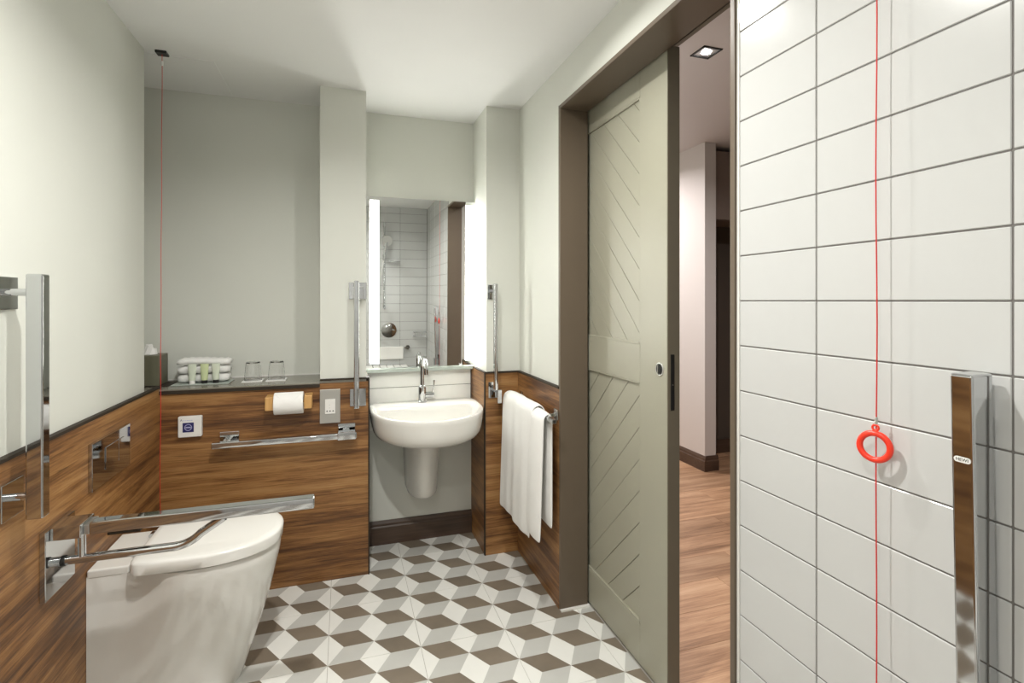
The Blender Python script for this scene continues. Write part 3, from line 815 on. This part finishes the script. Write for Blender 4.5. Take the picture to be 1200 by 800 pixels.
# ================================================================== towel rail and towel
t = thing('towel_rail', 'square chrome towel rail on the oak panel beside the door frame', 'towel rail', (XR - T, 2.2, .80))
RZ, RX = .806, .786
obj('bar', box_bm(RX - .009, RX + .009, 1.872, 2.47, RZ - .008, RZ + .008, bevel=.002), C, t)
for y0 in (1.992, 2.44):
    bm = bmesh.new(); add_rbox(bm, RX - .006, XR - T, y0 - .008, y0 + .008, RZ - .007, RZ + .007, bevel=.002); o = obj('post', bm, C, t)
    obj('rose', box_bm(XR - T - .008, XR - T, y0 - .016, y0 + .022, RZ - .022, RZ + .022, bevel=.0015), C, o)
t = thing('hanging_towel', 'thick white bath towel folded over the chrome rail', 'towel', (RX, 2.2, .25))
def hang(path_fn, y0, y1, ny, th, wav, name):
    """path_fn(q)-> (x,z) down the drape; y range; solid of thickness th"""
    bm = bmesh.new(); nq = 40
    def pt(iq, iy, side):
        q = iq / nq; yy = iy / ny; x, z = path_fn(q, yy); y = y0 + (y1 - y0) * yy
        x2, z2 = path_fn(min(1, q + .01), yy); x1, z1 = path_fn(max(0, q - .01), yy)
        tx_, tz_ = x2 - x1, z2 - z1; l = math.hypot(tx_, tz_) or 1; nx, nz = -tz_ / l, tx_ / l
        e = min(1, .35 + .65 * math.sin(min(PI / 2, min(yy, 1 - yy) * ny * .45)))
        eq = min(1, .4 + .3 * min(iq, nq - iq))
        h = th / 2 * side * e * eq; x += wav(q, yy)
        return (x + nx * h, y, z + nz * h)
    for iq in range(0, 1): pass
    A = [[bm.verts.new(pt(i, j, 1)) for j in range(ny + 1)] for i in range(nq + 1)]
    B = [[bm.verts.new(pt(i, j, -1)) for j in range(ny + 1)] for i in range(nq + 1)]
    for i in range(nq):
        for j in range(ny):
            bm.faces.new((A[i][j], A[i][j + 1], A[i + 1][j + 1], A[i + 1][j])); bm.faces.new((B[i][j], B[i + 1][j], B[i + 1][j + 1], B[i][j + 1]))
    for i in range(nq):
        bm.faces.new((A[i][0], A[i + 1][0], B[i + 1][0], B[i][0])); bm.faces.new((A[i][ny], B[i][ny], B[i + 1][ny], A[i + 1][ny]))
    for j in range(ny):
        bm.faces.new((A[0][j], B[0][j], B[0][j + 1], A[0][j + 1])); bm.faces.new((A[nq][j], A[nq][j + 1], B[nq][j + 1], B[nq][j]))
    o = obj(name, bm, M['towel'], t, smooth=True, auto=80)
    sm = o.modifiers.new('sub', 'SUBSURF'); sm.levels = 1; sm.render_levels = 1
    return o
def drape(rad, zf, zb, spread=.0):
    """front bottom zf -> over the bar -> back bottom zb"""
    def f(q, yy):
        lf, lb = RZ - zf, RZ - zb; arc = PI * rad; L = lf + arc + lb; s = q * L
        if s < lf: k = 1 - s / lf; return (RX - rad - spread * k, zf + s)
        s -= lf
        if s < arc: a = s / rad; return (RX - rad * math.cos(a), RZ + rad * math.sin(a))
        s -= arc; return (RX + rad, RZ - s)
    return f
hang(drape(.031, .272, .40, .014), 2.05, 2.445, 22, .014, lambda q, y: (.005 * math.sin(y * 10 + 1) + .003 * math.sin(y * 23)) * (1 - q), 'outer_fold')
hang(drape(.018, .300, .35, .016), 1.94, 2.30, 18, .021, lambda q, y: -.008 * math.sin(min(1, y * 2.6) * PI) * (1 - q if q < .5 else 0), 'inner_fold')

# ================================================================== shower fittings (seen in the mirror)
ysw = YN + .0045
sx = .375
t = thing('shower_rail', 'chrome riser rail with hand shower on the tiled shower wall, seen in the mirror', 'shower', (sx, ysw, 1.12))
obj('riser', cyl_bm((sx, ysw + .045, 1.12), (0, 0, 1), .011, .97), C, t, smooth=True)
for z in (1.15, 2.05): obj('rail_bracket', box_bm(sx - .014, sx + .014, ysw, ysw + .058, z - .014, z + .014, bevel=.003), C, t)
obj('slider', box_bm(sx - .02, sx + .02, ysw + .025, ysw + .085, 1.67, 1.73, bevel=.004), C, t)
bm = bmesh.new(); add_tube(bm, [(sx, ysw + .085, 1.67), (sx + .01, ysw + .10, 1.77), (sx + .02, ysw + .12, 1.86)], [.012, .013, .016], n=12)
hs = obj('handset', bm, C, t, smooth=True)
obj('spray_head', cyl_bm((sx + .02, ysw + .11, 1.88), (.25, 1, -.35), .062, .022, n=32), M['satin'], hs, smooth=True)
pts = []
for i in range(21):
    q = i / 20; pts.append((sx - .005 - .09 * math.sin(q * PI) * (1 if q > .0 else 0), ysw + .07 + .02 * math.sin(q * PI), 1.66 - .85 * math.sin(q * PI / 2 * 1.0)))
obj('hose', tube_bm(pts, .007, n=10), M['satin'], t, smooth=True)
obj('soap_dish', box_bm(sx + .03, sx + .17, ysw + .0, ysw + .10, 1.65, 1.655, bevel=.001), C, t)
vx = .43
t = thing('shower_valve', 'round chrome shower valve on the tiled shower wall, seen in the mirror', 'shower valve', (vx, ysw, .80))
obj('escutcheon', cyl_bm((vx, ysw, .88), (0, 1, 0), .085, .008, n=40), C, t, smooth=True)
kb = obj('knob', cyl_bm((vx, ysw + .008, .90), (0, 1, 0), .034, .05, n=28), C, t, smooth=True)
obj('lever', tube_bm([(vx, ysw + .04, .90), (vx + .06, ysw + .05, .88)], .006), C, kb, smooth=True)
t = thing('soap_basket', 'chrome wire soap basket in the corner of the shower, seen in the mirror', 'soap basket', (.78, ysw, .80))
bm = bmesh.new()
for z in (.855, .81):
    for y_ in (ysw + .004, ysw + .095): add_tube(bm, [(.70, y_, z), (.85, y_, z)], .003, n=8)
    for x in (.70, .85): add_tube(bm, [(x, ysw + .004, z), (x, ysw + .095, z)], .003, n=8)
obj('rim', bm, C, t, smooth=True)
for k in range(9):
    x = .715 + k * .015; obj('wire', tube_bm([(x, ysw + .095, .855), (x, ysw + .095, .81), (x, ysw + .004, .81)], .0018, n=6), C, t)
t = thing('shower_bench', 'white slatted fold-down shower seat on the tiled shower wall, seen in the mirror', 'shower seat', (.40, ysw, .40))
for k in range(6): obj('slat', box_bm(.18 + k * .075, .18 + k * .075 + .068, ysw + .03, ysw + .37, .465, .487, bevel=.005), M['plastic'], t, smooth=True)
obj('bearer', box_bm(.18, .624, ysw + .06, ysw + .09, .44, .465, bevel=.003), C, t)
obj('bearer', box_bm(.18, .624, ysw + .31, ysw + .34, .44, .465, bevel=.003), C, t)
obj('hinge_plate', box_bm(.20, .60, ysw, ysw + .03, .41, .49, bevel=.002), C, t)
obj('backrest', box_bm(.30, .59, ysw + .002, ysw + .025, .55, .69, bevel=.006, seg=3), M['plastic'], t, smooth=True)
t = thing('wall_spout', 'small chrome hose outlet beside the shower seat, seen in the mirror', 'shower outlet', (.64, ysw, .66))
obj('rose', cyl_bm((.64, ysw, .68), (0, 1, 0), .024, .006), C, t, smooth=True)
obj('outlet', box_bm(.60, .66, ysw + .006, ysw + .05, .67, .69, bevel=.004), C, t)
